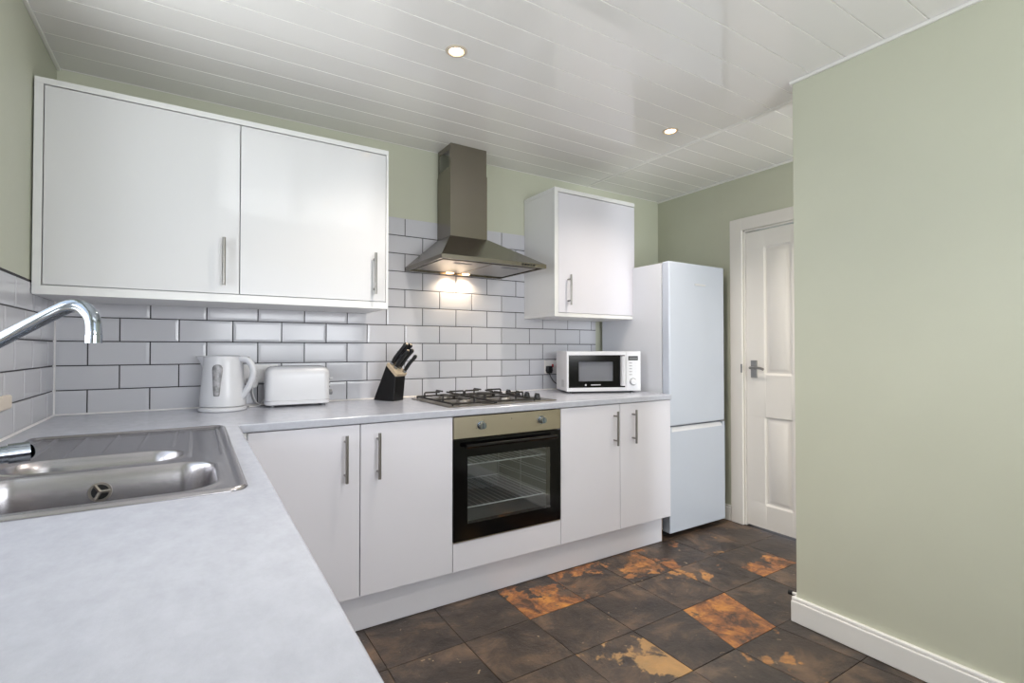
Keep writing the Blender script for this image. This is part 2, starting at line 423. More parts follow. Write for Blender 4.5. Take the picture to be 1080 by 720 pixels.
# door ----------------------------------------------------------------
bm = NB()
fx0 = XR-.018
box(bm, (fx0, -.618, 0), (XR, DY0, DZ+.078)); box(bm, (fx0, DY1, 0), (XR, -1.5, DZ+.078)); box(bm, (fx0, DY0, DZ), (XR, DY1, DZ+.078))
box(bm, (XR, DY0, 0), (XR+.12, DY0-.012, DZ)); box(bm, (XR, DY1, 0), (XR+.12, DY1+.012, DZ)); box(bm, (XR, DY0, DZ-.012), (XR+.12, DY1, DZ))
struct(obj('trim_6', bm, 'doorw', bevel=.003))
# moulded slab as a height field on (y, z)
dy0, dy1, dz0, dz1 = DY0-.015, DY1+.015, .012, DZ-.02
import bisect
def dstep(v, lo, hi): return min(v-lo, hi-v)
panels = []
for (a, b) in ((-.985-.03, -.838), (-1.328, -1.151)):
    panels += [(a, b, .155, .705), (a, b, .965, 1.77)]
def door_h(y, z):
    for a, b, c, d in panels:
        s = min(dstep(y, a, b), dstep(z, c, d))
        if s > 0:
            if s < .012: return .010*s/.012
            if s < .022: return .010
            if s < .040: return .010-.007*(s-.022)/.018
            return .003
    return 0
def cuts(lo, hi, marks):
    r = {round(lo, 5), round(hi, 5)}
    for m_, sgn in marks:
        for d in (0, .006, .012, .017, .022, .031, .040): r.add(round(m_+sgn*d, 5))
    return sorted(v for v in r if lo-1e-4 <= v <= hi+1e-4)
yc = cuts(dy1, dy0, [(p[0], 1) for p in panels]+[(p[1], -1) for p in panels])
zc = cuts(dz0, dz1, [(p[2], 1) for p in panels]+[(p[3], -1) for p in panels])
bm = NB(); dx = XR+.004
G = {(i, j): bm.verts.new((dx+door_h(y, z), y, z)) for i, y in enumerate(yc) for j, z in enumerate(zc)}
for i in range(len(yc)-1):
    for j in range(len(zc)-1): bm.faces.new([G[i, j], G[i+1, j], G[i+1, j+1], G[i, j+1]])
be = [e for e in bm.edges if e.is_boundary]
r_ = bmesh.ops.extrude_edge_only(bm, edges=be)
nv = [v for v in r_['geom'] if isinstance(v, bmesh.types.BMVert)]
for v in nv: v.co.x = dx+.04
bm.faces.new([v for v in sorted(nv, key=lambda v: math.atan2(v.co.z-.95, v.co.y+1.08))])
door = struct(obj('door_1', bm, 'doorw', smooth=True))
hd = bobj('door_handle', (dx-.008, -.752, .945), (dx, -.793, 1.055), 'nickel', door, bevel=.002)
bm = NB(); cyl(bm, (dx-.008, -.772, 1.008), (dx-.045, -.772, 1.008), .009)
tube(bm, smoothpath([(dx-.045, -.768, 1.008), (dx-.05, -.80, 1.010), (dx-.05, -.84, 1.008), (dx-.048, -.862, 1.000)]), .008)
obj('lever', bm, 'nickel', hd, smooth=True)
bobj('latch_plate', (XR-.0205, -.694, .975), (XR-.018, -.703, 1.03), 'greyp', bpy.data.objects['trim_6'])

# ------------------------------------------------------------ cabinets
def bar_handle(parent, x, z0, z1, yface, along='y', r=.0062):
    bm = NB(); yo = yface-.032
    cyl(bm, (x, yo, z0), (x, yo, z1), r, n=16)
    for z in (z0+.026, z1-.026): cyl(bm, (x, yface, z), (x, yo, z), .0045, n=12)
    return obj('handle', bm, 'nickel', parent, smooth=True)

def carcass(bm, x0, x1, y0, y1, z0, z1, t=.017):
    """open box with a front opening at y0 (y0 < y1)"""
    box(bm, (x0, y0, z0), (x0+t, y1, z1)); box(bm, (x1-t, y0, z0), (x1, y1, z1))
    box(bm, (x0+t, y0, z0), (x1-t, y1, z0+t)); box(bm, (x0+t, y0, z1-t), (x1-t, y1, z1)); box(bm, (x0+t, y1-.008, z0+t), (x1-t, y1, z1-t))

# left wall cabinet
t = thing('wall_cabinet', 'wide two-door gloss white wall cabinet in the left corner above the kettle and toaster', 'cabinet', (0, 0, 1.314))
ZB, ZT, YC = 1.314, 2.060, -.349
def rel(o, z): 
    o.location.z -= z; return o
bm = NB(); carcass(bm, .006, 1.232, YC+.022, -.0005, ZB+.03, 2.037)
rel(obj('body', bm, 'carc', t), ZB)
bm = NB(); box(bm, (.002, YC, 2.0385), (1.238, -.0005, ZT)); rel(obj('top_panel', bm, 'carc', t, bevel=.001), ZB)
bm = NB(); box(bm, (.002, YC, ZB), (1.238, -.0005, ZB+.031)); rel(obj('bottom_panel', bm, 'carc', t, bevel=.001), ZB)
bm = NB(); box(bm, (.002, YC, ZB+.031), (.0255, YC+.02, 2.0385)); rel(obj('filler_strip', bm, 'carc', t), ZB)
bm = NB(); box(bm, (1.2275, YC, ZB+.031), (1.238, YC+.02, 2.0385)); rel(obj('end_panel', bm, 'carc', t), ZB)
for x0, x1, hx in ((.0285, .6215, .566), (.6245, 1.2255, 1.170)):
    d = rel(bobj('door', (x0, YC, ZB+.0345), (x1, YC+.019, 2.0345), 'gloss', t, bevel=.0012), ZB)
    rel(bar_handle(d, hx, 1.378, 1.567, YC), 0)

# right wall cabinet
YC2 = -.32; ZB2 = 1.317
t = thing('wall_cabinet', 'single-door white wall cabinet right of the extractor hood, above the microwave', 'cabinet', (2.236, 0, ZB2))
def put(o, dx_=2.236, dz_=ZB2): o.location.x -= dx_; o.location.z -= dz_; return o
bm = NB(); carcass(bm, 2.238, 2.884, YC2+.021, -.0005, ZB2+.022, 2.048); put(obj('body', bm, 'carc', t))
put(bobj('top_panel', (2.236, YC2, 2.049), (2.886, -.0005, 2.073), 'carc', t, bevel=.001))
put(bobj('bottom_panel', (2.236, YC2, ZB2), (2.886, -.0005, ZB2+.021), 'carc', t, bevel=.001))
put(bobj('end_panel', (2.236, YC2, ZB2+.021), (2.2625, YC2+.02, 2.049), 'carc', t))
d = put(bobj('door', (2.2645, YC2, ZB2+.0235), (2.883, YC2+.019, 2.045), 'satin', t, bevel=.0012))
bar_handle(d, 2.334, 1.385, 1.563, YC2, r=.0058)

# base cabinets
ZD0, ZD1 = .153, .829
def base_cab(label, x0, x1, doors):
    t = thing('base_cabinet', label, 'cabinet', (x0, 0, ZD0), 0, 'white base cabinets under the cooker-wall worktop')
    def q(o): o.location.x -= x0; o.location.z -= ZD0; return o
    bm = NB(); carcass(bm, x0+.001, x1-.001, YD+.021, -.02, ZD0, .8315); q(obj('body', bm, 'carc', t))
    for a, b, hx in doors:
        d = q(bobj('door', (a, YD, ZD0+.001), (b, YD+.019, ZD1), 'satin', t, bevel=.0012))
        bar_handle(d, hx, .612, .794, YD)
    return t
t = base_cab('single-door white base cabinet in the inner corner beside the sink worktop', .606, 1.0265, [(.632, 1.025, .968)])
bm = NB(); box(bm, (.5675, YD+.003, ZD0), (.629, YD+.02, .829)); box(bm, (.5675, -.7, ZD0), (.5845, YD+.003, .829)); o = obj('corner_post', bm, 'carc', t); o.location = (-.606, 0, -ZD0)
base_cab('single-door white base cabinet directly left of the oven', 1.0275, 1.4275, [(1.0285, 1.4265, 1.095)])
base_cab('double-door white base cabinet right of the oven, under the microwave', 2.0205, 2.828, [(2.0215, 2.4225, 2.380), (2.4255, 2.826, 2.517)])
t = thing('oven_housing', 'white housing panel below the built-in oven', 'cabinet', (1.4285, 0, ZD0))
bm = NB(); box(bm, (1.4295, YD, ZD0+.001), (2.0185, YD+.019, .276)); o = obj('front_panel', bm, 'satin', t, bevel=.0012); o.location = (-1.4285, 0, -ZD0)
bm = NB(); box(bm, (1.4285, YD+.021, ZD0), (1.4385, -.02, .8315)); box(bm, (2.0095, YD+.021, ZD0), (2.0195, -.02, .8315)); box(bm, (1.4385, YD+.021, ZD0), (2.0095, -.02, ZD0+.017)); box(bm, (1.4385, YD+.021, .262), (2.0095, -.02, .276))
o = obj('body', bm, 'carc', t); o.location = (-1.4285, 0, -ZD0)
# sink run below the worktop
t = thing('sink_cabinet', 'white cabinet run beneath the sink worktop, mostly hidden below it', 'cabinet', (0.0, -3.0, 0))
bm = NB(); carc_x1 = .565
box(bm, (.004, .22, .1), (carc_x1, .237, .8315)); box(bm, (.004, .0, .1), (carc_x1, .017, .8315)); box(bm, (.004, .017, .1), (carc_x1, 2.3, .117)); box(bm, (.004, 2.27, .117), (carc_x1, 2.29, .8315))
obj('body', bm, 'carc', t)
for k in range(4):
    y0 = .02+k*.57; bm = NB(); box(bm, (.567, y0, .155), (.585, y0+.565, .828)); d = obj('door', bm, 'satin', t, bevel=.0012)
bobj('plinth', (.53, 0, 0), (.545, 2.36, .1495), 'satin', t)

# plinth
pl = tag(bobj('plinth', (.548, YD+.045, 0), (2.8, YD+.062, .1515), 'satin', bevel=.001), 'long white plinth board running below the cooker-wall cabinets', 'plinth')
bobj('raw_end', (2.8, YD+.046, .001), (2.803, YD+.0615, .15), 'wood_raw', pl)

# worktop: L-shaped slab with the sink cut-out
SX0, SX1, SY0, SY1 = .066, .562, -1.588, -.668
def slab(xs, ys_, inside, z0, z1):
    bm = NB(); V = {}
    def v(i, j, z):
        k = (i, j, z)
        if k not in V: V[k] = bm.verts.new((xs[i], ys_[j], z))
        return V[k]
    nx, ny = len(xs)-1, len(ys_)-1
    on = lambda i, j: 0 <= i < nx and 0 <= j < ny and inside((xs[i]+xs[i+1])/2, (ys_[j]+ys_[j+1])/2)
    for i in range(nx):
        for j in range(ny):
            if not on(i, j): continue
            bm.faces.new([v(i, j, z1), v(i+1, j, z1), v(i+1, j+1, z1), v(i, j+1, z1)])
            bm.faces.new([v(i, j+1, z0), v(i+1, j+1, z0), v(i+1, j, z0), v(i, j, z0)])
            for di, dj, a, b in ((-1, 0, (i, j+1), (i, j)), (1, 0, (i+1, j), (i+1, j+1)), (0, -1, (i, j), (i+1, j)), (0, 1, (i+1, j+1), (i, j+1))):
                if not on(i+di, j+dj): bm.faces.new([v(*a, z0), v(*b, z0), v(*b, z1), v(*a, z1)])
    return bm
def ins(x, y):
    if SX0+.012 < x < SX1-.012 and SY0+.012 < y < SY1-.012: return False
    return x < XI or y > YF
bm = slab([.0005, SX0+.012, SX1-.012, XI, 2.832], [-3.05, SY0+.012, SY1-.012, YF, -.0005], ins, ZW-WT, ZW)
wt = tag(obj('worktop', bm, 'work', bevel=.004, seg=3), 'L-shaped mottled light grey laminate worktop along both walls', 'worktop')

# white sealant bead along the tiles
bm = NB()
prism(bm, [(0.0, ZW), (-.007, ZW), (0.0, ZW+.006)], 0, .002, 2.832)
obj('sealant_bead', bm, 'socket', wt)
bm = NB(); prism(bm, [(0.0005, ZW), (.006, ZW), (.0005, ZW+.006)], 1, -2.9, -.006)
obj('sealant_bead', bm, 'socket', wt)

# ------------------------------------------------------------ sink
def rr_sd(x, y, x0, x1, y0, y1, r):
    """signed distance to a rounded rectangle (negative inside)"""
    cx, cy = (x0+x1)/2, (y0+y1)/2; hx, hy = (x1-x0)/2-r, (y1-y0)/2-r
    qx, qy = abs(x-cx)-hx, abs(y-cy)-hy
    return math.hypot(max(qx, 0), max(qy, 0))+min(max(qx, qy), 0)-r
def sm(t): t = max(0, min(1, t)); return t*t*(3-2*t)
def sink_z(x, y):
    z = ZW
    d = -rr_sd(x, y, SX0, SX1, SY0, SY1, .035)         # inside distance
    z += .0062*sm(d/.006) - .0058*sm((d-.012)/.007)
    # main bowl
    s = -rr_sd(x, y, .10, .515, -1.548, -1.262, .07)
    if s > -.012:
        z += .0022*sm((s+.012)/.006) if s < 0 else 0
        if s >= 0: z += .0022*(1-sm(s/.004)) - .006*sm(s/.006) - .152*sm((s-.004)/.026)
        return z
    s = -rr_sd(x, y, .12, .452, -1.222, -1.066, .072)
    if s > -.010:
        z += .002*sm((s+.010)/.006) if s < 0 else 0
        if s >= 0: z += .002*(1-sm(s/.004)) - .006*sm(s/.006) - .085*sm((s-.004)/.03)
        return z
    # drainer
    if d > .03:
        if x < .452 and y > -1.03:
            f = sm((d-.03)/.01)*sm((.452-x)/.008)*sm((y+1.03)/.012)
            z -= .0022*f
            for gx in (.425, .352, .279, .206, .133):
                w = abs(x-gx-(y+.85)*(.10*(gx-.28)))
                z += .0046*f*sm(1-w/.0065)
        elif x > .462 and y > -1.20:
            f = sm((d-.012)/.006)*sm((x-.462)/.006)*sm((y+1.20)/.010)
            z -= .0026*f
    return z
t = thing('kitchen_sink', 'stainless steel one-and-a-half bowl inset sink with drainer in the grey worktop', 'sink', (.314, -1.128, ZW))
bm = NB(); NX, NY = 166, 308
vv = [[None]*(NY+1) for _ in range(NX+1)]
for i in range(NX+1):
    for j in range(NY+1):
        x = SX0+(SX1-SX0)*i/NX; y = SY0+(SY1-SY0)*j/NY
        if rr_sd(x, y, SX0, SX1, SY0, SY1, .035) > .0005: continue
        vv[i][j] = bm.verts.new((x-.314, y+1.128, sink_z(x, y)-ZW+.0006))
for i in range(NX):
    for j in range(NY):
        q = [vv[i][j], vv[i+1][j], vv[i+1][j+1], vv[i][j+1]]
        q = [k for k in q if k]
        if len(q) >= 3: bm.faces.new(q)
o = obj('sink_body', bm, 'sinksteel', t)
for p in o.data.polygons: p.use_smooth = True
md = o.modifiers.new('solid', 'SOLIDIFY'); md.thickness = .001; md.offset = -1
# overflow on the far wall of the main bowl
bm = NB(); oc = Vector((.304-.314, -1.2755+1.128, -.040)); nrm = Vector((0, -1, .12)).normalized()
def ring(bm, c, nrm, r0, r1, h, n=32):
    u = nrm.orthogonal().normalized(); w = nrm.cross(u); L_ = []
    for rr, hh in ((r1, 0), (r1, h), (r0, h), (r0, 0)):
        L_.append([bm.verts.new(c+(u*cos(2*pi*k/n)+w*sin(2*pi*k/n))*rr+nrm*hh) for k in range(n)])
    for a, b in zip(L_, L_[1:]+L_[:1]):
        for k in range(n): bm.faces.new([a[k], a[(k+1) % n], b[(k+1) % n], b[k]])
ring(bm, oc, nrm, .0155, .0205, .003)
up = nrm.orthogonal().normalized(); wp = nrm.cross(up)
cyl(bm, oc, oc+nrm*.004, .0045, n=16)
for k in range(3):
    a = R(90+120*k+48); dd = up*cos(a)+wp*sin(a); tube(bm, [oc+nrm*.0025, oc+dd*.017+nrm*.0022], .0038, 6)
ov = obj('overflow', bm, 'steel', t, smooth=True)
bm = NB(); cyl(bm, oc-nrm*.004, oc+nrm*.0008, .016); obj('overflow_hole', bm, 'black', ov)
for cx_, cy_, zz, rr in ((.31, -1.405, -.1575, .042), (.29, -1.144, -.0905, .03)):
    bm = NB(); c_ = Vector((cx_-.314, cy_+1.128, zz)); ring(bm, c_, Vector((0, 0, 1)), rr*.55, rr, .003); cyl(bm, c_, c_+Vector((0, 0, .001)), rr*.55)
    obj('waste', bm, 'chrome', t, smooth=True)

# ------------------------------------------------------------ tap
t = thing('mixer_tap', 'chrome swan-neck mixer tap reaching over the sink from the left edge', 'tap', (.112, -1.235, ZW+.0008))
bm = NB(); lathe(bm, [(.027, 0), (.027, .006), (.022, .012), (.021, .03), (.024, .036), (.024, .075), (.019, .085), (.016, .11), (.0155, .12)])
obj('tap_body', bm, 'chrome', t, smooth=True)
path = [(0, 0, .115), (0, 0, .20)] + smoothpath([(0, 0, .24), (.012, -.008, .268), (.037, -.025, .286), (.125, -.084, .338), (.152, -.103, .350), (.173, -.117, .345), (.187, -.127, .326), (.190, -.130, .300), (.190, -.130, .290)], 6)
bm = NB(); tube(bm, path, .0135, 20); 
sp = obj('spout', bm, 'chrome', t, smooth=True)
bm = NB(); cyl(bm, (.190, -.130, .276), (.190, -.130, .292), .0142, n=24); obj('aerator', bm, 'chrome', sp, smooth=True)
hz = .047
bm = NB(); cyl(bm, (.02, .006, hz), (.036, .011, hz+.001), .0175); cyl(bm, (.036, .011, hz+.001), (.068, .02, hz+.002), .0205); cyl(bm, (.068, .02, hz+.002), (.0685, .0205, hz+.002), .015)
obj('handle', bm, 'chrome', t, smooth=True)
bm = NB(); cyl(bm, (-.02, -.006, hz), (-.036, -.011, hz), .0175); cyl(bm, (-.036, -.011, hz), (-.065, -.02, hz), .0205); obj('handle', bm, 'chrome', t, smooth=True)

# ------------------------------------------------------------ hob
HX0, HX1, HY0, HY1 = 1.44, 2.045, -.59, -.125
t = thing('gas_hob', 'four-burner stainless steel gas hob with black pan supports', 'hob', (0, 0, ZW))
bm = NB()
prism(bm, [(HX0, HY0), (HX1, HY0), (HX1, HY1), (HX0, HY1)], 2, .0005, .005)
obj('hob_plate', bm, 'steel', t, bevel=.002)
bx = [(1.575, -.47, .038), (1.575, -.245, .030), (1.805, -.47, .030), (1.805, -.245, .046)]
for x, y, r in bx:
    bm = NB(); lathe(bm, [(r*1.15, .005), (r*1.1, .009), (r, .010), (r, .019), (r*.95, .021)], (x, y, 0), 28)
    b_ = obj('burner', bm, 'burner', t, smooth=True)
    bm = NB(); lathe(bm, [(r*.82, .0212), (r*.86, .024), (r*.8, .029), (r*.3, .0305)], (x, y, 0), 28); obj('burner_cap', bm, 'iron', b_, smooth=True)
for gx0, gx1 in ((1.465, 1.686), (1.694, 1.915)):
    bm = NB(); zt_ = .042; y0, y1 = HY0+.015, HY1-.02
    loop = [(gx0, y0), (gx1, y0), (gx1, y1), (gx0, y1)]
    zf = .015
    for k in range(4):
        a, b = loop[k], loop[(k+1) % 4]; tube(bm, [(a[0], a[1], zf), (b[0], b[1], zf)], .0046, 8)
    for a in loop: tube(bm, [(a[0], a[1], .005), (a[0], a[1], zf+.003)], .0042, 8)
    cx_ = (gx0+gx1)/2
    for cy_ in (-.47, -.245):
        # four raised fingers bent over each burner
        for dx_, dy_, L0 in ((1, 0, (gx1-gx0)/2), (-1, 0, (gx1-gx0)/2), (0, 1, .105), (0, -1, .105)):
            a = (cx_+dx_*L0, cy_+dy_*L0); c = (cx_+dx_*.028, cy_+dy_*.028)
            tube(bm, [(a[0], a[1], zf), (a[0], a[1], zt_-.003), (a[0]-dx_*.004, a[1]-dy_*.004, zt_), (c[0], c[1], zt_)], .0044, 8)
    tube(bm, [(gx0, -.3575, zf), (gx1, -.3575, zf)], .0044, 8)
    obj('pan_support', bm, 'iron', t, smooth=True)
for k in range(4):
    y = -.50+k*.095; bm = NB(); lathe(bm, [(.019, .005), (.019, .010), (.016, .012), (.0145, .028), (.012, .030)], (1.985, y, 0), 20); box(bm, (1.982, y-.014, .028), (1.988, y+.014, .034))
    obj('knob', bm, 'black', t, smooth=True)

# ------------------------------------------------------------ oven
OX0, OX1, OY = 1.432, 2.016, -.657
t = thing('built_in_oven', 'built-in single oven with steel control strip and black glass door', 'oven', (1.724, -.36, .28))
def po(o): o.location = (-1.724, .36, -.28); return o
bm = NB(); box(bm, (1.442, -.62, .285), (1.462, -.06, .82)); box(bm, (1.986, -.62, .285), (2.006, -.06, .82)); box(bm, (1.462, -.62, .285), (1.986, -.06, .325)); box(bm, (1.462, -.62, .69), (1.986, -.06, .82)); box(bm, (1.462, -.09, .325), (1.986, -.06, .69))
po(obj('cavity', bm, 'cavity', t))
cp = po(bobj('control_panel', (OX0, OY, .731), (OX1, -.62, .8265), 'ovensteel', t, bevel=.001))
for x in (1.567, 1.900):
    bm = NB(); cyl(bm, (x, OY, .783), (x, OY-.004, .783), .020, n=32); cyl(bm, (x, OY-.004, .783), (x, OY-.026, .783), .0165, .0145, n=32); box(bm, (x-.0022, OY-.030, .770), (x+.0022, OY-.024, .796))
    obj('knob', bm, 'chrome', cp, smooth=True)
    for k in range(7):
        if k == 3: continue
        a = R(90+(k-3)*38); cx_, cz_ = x+.027*cos(a), .783+.027*sin(a); bobj('dial_mark', (cx_-.0013, OY-.0004, cz_-.0013), (cx_+.0013, OY+.001, cz_+.0013), 'black', cp)
bm = NB(); box(bm, (1.728, OY-.0004, .800), (1.732, OY+.001, .804)); obj('dial_mark', bm, 'black', cp)
bm = NB(); wx0, wx1, wz0, wz1 = 1.499, 1.953, .352, .648; z0, z1 = .282, .7265
for a, b in (((OX0, OY, z0), (wx0, -.622, z1)), ((wx1, OY, z0), (OX1, -.622, z1)), ((wx0, OY, z0), (wx1, -.622, wz0)), ((wx0, OY, wz1), (wx1, -.622, z1))): box(bm, a, b)
dr = po(obj('oven_door', bm, 'blackg', t))
bobj('door_glass', (wx0, OY+.0005, wz0), (wx1, OY+.004, wz1), 'ovenglass', dr)
bobj('lower_trim', (OX0, OY-.001, z0-.003), (OX1, OY+.02, z0), 'ovensteel', dr)
bm = NB(); hz_ = .700
prism(bm, [(OY-.034, hz_-.009), (OY-.040, hz_), (OY-.034, hz_+.008), (OY-.020, hz_+.010), (OY-.016, hz_), (OY-.02, hz_-.009)], 0, 1.478, 1.972)
for x in (1.495, 1.945): box(bm, (x, OY, hz_-.007), (x+.016, OY-.022, hz_+.007))
obj('door_handle', bm, 'blackg', dr, bevel=.002)
def rack(z):
    bm = NB()
    for y in (-.585, -.12): tube(bm, [(1.475, y, z), (1.973, y, z)], .0032, 8)
    for x in (1.475, 1.973): tube(bm, [(x, -.585, z), (x, -.12, z)], .0032, 8)
    for k in range(1, 16): tube(bm, [(1.475+.0311*k, -.585, z), (1.475+.0311*k, -.12, z)], .0014, 6)
    return po(obj('wire_shelf', bm, 'lgrey', t, smooth=True))
rack(.595); rack(.40)
for x in (1.468, 1.980):
    bm = NB()
    for z in (.40, .455, .51, .565, .595, .63):
        for dz in (-.006, .006): tube(bm, [(x, -.60, z+dz), (x, -.11, z+dz)], .0018, 6)
    for y in (-.595, -.35, -.115): tube(bm, [(x, y, .37), (x, y, .65)], .0022, 6)
    po(obj('side_rail', bm, 'lgrey', t, smooth=True))

# ------------------------------------------------------------ extractor hood
t = thing('extractor_hood', 'stainless steel chimney extractor hood above the hob', 'extractor hood', (1.753, 0, 1.556))
hz0 = 1.556; hx0, hx1, hy = 1.449, 2.056, -.486; cx0, cx1, cyf = 1.640, 1.868, -.175
def ph(o): o.location = (-1.753, 0, -hz0); return o
def frustum_shell(bm, r0, z0_, r1, z1_):
    A = [bm.verts.new((x, y, z0_)) for x, y in ((r0[0], r0[2]), (r0[1], r0[2]), (r0[1], r0[3]), (r0[0], r0[3]))]
    B = [bm.verts.new((x, y, z1_)) for x, y in ((r1[0], r1[2]), (r1[1], r1[2]), (r1[1], r1[3]), (r1[0], r1[3]))]
    for k in range(4): bm.faces.new([A[k], A[(k+1) % 4], B[(k+1) % 4], B[k]])
    return A, B
bm = NB(); zl = hz0+.020; yb = -.0008
A0, A1 = frustum_shell(bm, (hx0, hx1, hy, yb), hz0, (hx0, hx1, hy, yb), zl)
B0, B1 = frustum_shell(bm, (hx0, hx1, hy, yb), zl, (cx0-.004, cx1+.004, cyf-.006, yb), 1.742)
bm.faces.new(B1)
I0 = [bm.verts.new(p) for p in ((hx0+.012, hy+.012, hz0), (hx1-.012, hy+.012, hz0), (hx1-.012, yb-.012, hz0), (hx0+.012, yb-.012, hz0))]
I1 = [bm.verts.new((v.co.x, v.co.y, hz0+.008)) for v in I0]
for k in range(4):
    bm.faces.new([A0[k], A0[(k+1) % 4], I0[(k+1) % 4], I0[k]]); bm.faces.new([I0[k], I0[(k+1) % 4], I1[(k+1) % 4], I1[k]])
bm.faces.new(I1)
bmesh.ops.remove_doubles(bm, verts=bm.verts, dist=1e-5)
ph(obj('canopy', bm, 'hoodsteel', t))
# filters
for a, b in ((hx0+.03, 1.748), (1.758, hx1-.03)):
    bm = NB(); box(bm, (a, hy+.055, hz0+.002), (b, -.075, hz0+.0075))
    f_ = ph(obj('grease_filter', bm, 'steel', t, bevel=.002))
    bm = NB(); c_ = (a+b)/2; box(bm, (c_-.05, hy+.10, hz0-.0005), (c_+.05, hy+.115, hz0+.002)); obj('filter_catch', bm, 'greyp', f_, bevel=.001)
for x in (1.70, 1.80): bm = NB(); cyl(bm, (x, -.045, hz0+.008), (x, -.045, hz0+.001), .022); ph(obj('lamp_lens', bm, 'lensh', t))
for k in range(5): bm = NB(); cyl(bm, (1.905+.018*k, hy, hz0+.010), (1.905+.018*k, hy-.003, hz0+.010), .0055, n=16); ph(obj('push_button', bm, 'black', t))
# chimney: two telescoping sleeves
def sleeve(name, x0, x1, y0, z0_, z1_, holes=False):
    bm = NB(); th = .0015
    box(bm, (x0, y0, z0_), (x1, y0+th, z1_)); box(bm, (x1-th, y0+th, z0_), (x1, yb, z1_))
    if holes:
        box(bm, (x0, y0+th, z0_), (x0+th, yb, z1_-.125)); box(bm, (x0, y0+th, z1_-.125), (x0+th, y0+.025, z1_)); box(bm, (x0, yb-.02, z1_-.125), (x0+th, yb, z1_)); box(bm, (x0, y0+.025, z1_-.03), (x0+th, yb-.02, z1_))
    else: box(bm, (x0, y0+th, z0_), (x0+th, yb, z1_))
    return ph(obj(name, bm, 'hoodsteel', t))
sleeve('chimney', cx0, cx1, cyf, 1.742, 2.10)
sleeve('chimney_extension', cx0+.003, cx1-.003, cyf+.003, 2.085, H-.001, True)

# ------------------------------------------------------------ fridge freezer
FX0, FX1, FY, FZ = 2.866, 3.393, -.616, 1.656
t = thing('fridge_freezer', 'tall white fridge freezer at the end of the worktop', 'fridge freezer', ((FX0+FX1)/2, -.33, 0))
def pf(o): o.location = (-(FX0+FX1)/2, .33, 0); return o
pf(bobj('body', (FX0, -.555, .035), (FX1, -.03, FZ-.006), 'fridgeside', t, bevel=.004))
zs = .6645
du = pf(bobj('fridge_door', (FX0, FY, zs), (FX1, -.559, FZ), 'fridge', t, bevel=.010, seg=4))
bm = NB()
box(bm, (FX0, FY, .030), (FX1, -.559, .630)); box(bm, (FX0, FY+.018, .630), (FX1, -.559, .658))
box(bm, (FX0, FY, .630), (FX0+.02, FY+.018, .658)); box(bm, (FX1-.025, FY, .630), (FX1, FY+.018, .658))
bmesh.ops.remove_doubles(bm, verts=bm.verts, dist=1e-5)
dl = pf(obj('freezer_door', bm, 'fridge', t, bevel=.003))
bm = NB(); prism(bm, [(FY+.001, .630), (FY+.016, .632), (FY+.016, .656), (FY+.006, .640)], 0, FX0+.02, FX1-.025); obj('grip_recess', bm, 'appl', dl)
bobj('badge', (3.10, FY-.0012, 1.522), (3.205, FY+.002, 1.533), 'lgrey', du, bevel=.0005)
for x in (FX0+.04, FX1-.04):
    for y in (-.53, -.08): bm = NB(); cyl(bm, (x, y, 0), (x, y, .035), .018, n=16); pf(obj('foot', bm, 'rubber', t))
pf(bobj('kick_panel', (FX0+.01, -.55, .008), (FX1-.01, -.54, .035), 'black', t))
bm = NB(); box(bm, (FX1-.035, FY+.004, .6585), (FX1+.002, -.57, .664)); pf(obj('hinge', bm, 'greyp', t))

# ------------------------------------------------------------ microwave
th = R(-22); lf = Vector((2.335, -.306)); MWW, MWD, MWH = .466, .235, .238; mz = ZW+.012
t = thing('microwave_oven', 'white microwave with black door window on the worktop beside the fridge', 'microwave', (lf.x, lf.y, ZW), th)
# local: x along front, y to the back
bm = NB(); box(bm, (0, .018, .012), (MWW, MWD, .012+MWH)); obj('casing', bm, 'appl', t, bevel=.005, seg=3)
dw = .372
bm = NB()
for a, b in (((.0, 0, .012), (.012, .018, .012+MWH)), ((dw-.006, 0, .012), (dw, .018, .012+MWH)), ((.012, 0, .012), (dw-.006, .018, .034)), ((.012, 0, MWH-.010), (dw-.006, .018, .012+MWH))): box(bm, a, b)
dm = obj('door', bm, 'appl', t)
bm = NB(); wx = (.075, .292, .072, .188)
for a, b in (((.012, .001, .034), (wx[0], .017, MWH-.010)), ((wx[1], .001, .034), (dw-.006, .017, MWH-.010)), ((wx[0], .001, .034), (wx[1], .017, wx[2])), ((wx[0], .001, wx[3]), (wx[1], .017, MWH-.010))): box(bm, a, b)
fb = obj('black_frame', bm, 'blackg', dm)
bobj('window', (wx[0], .002, wx[2]), (wx[1], .006, wx[3]), 'mwglass', fb)
bobj('mesh_screen', (wx[0], .012, wx[2]), (wx[1], .016, wx[3]), 'mesh', fb)
bm = NB(); prism(bm, [(.334, 0), (.336, -.020), (.344, -.028), (.352, -.028), (.360, -.018), (.361, 0)], 2, .044, .222); obj('handle', bm, 'appl', dm, bevel=.002, smooth=False)
bm = NB(); cyl(bm, (.118, .001, .050), (.118, -.0006, .050), .0055, n=16); box(bm, (.150, -.0006, .0475), (.210, .001, .0525)); obj('badge', bm, 'lgrey', fb)
cpn = bobj('control_panel', (dw+.001, 0, .012), (MWW, .018, .012+MWH), 'appl', t, bevel=.002)
ds = bobj('display', (.386, -.001, .196), (.448, .002, .222), 'display', cpn)
bm = NB()
for k in range(4): box(bm, (.394+.013*k, -.0016, .204), (.402+.013*k, -.0008, .213))
obj('digit', bm, 'greyp', ds)
for r_i in range(5):
    for c_i in range(2):
        bm = NB(); x = .392+.036*c_i; z = .178-.0175*r_i; box(bm, (x, -.001, z), (x+(.018 if c_i == 0 else .012), .002, z+.004)); obj('button', bm, 'greyp' if c_i == 0 else 'lgrey', cpn)
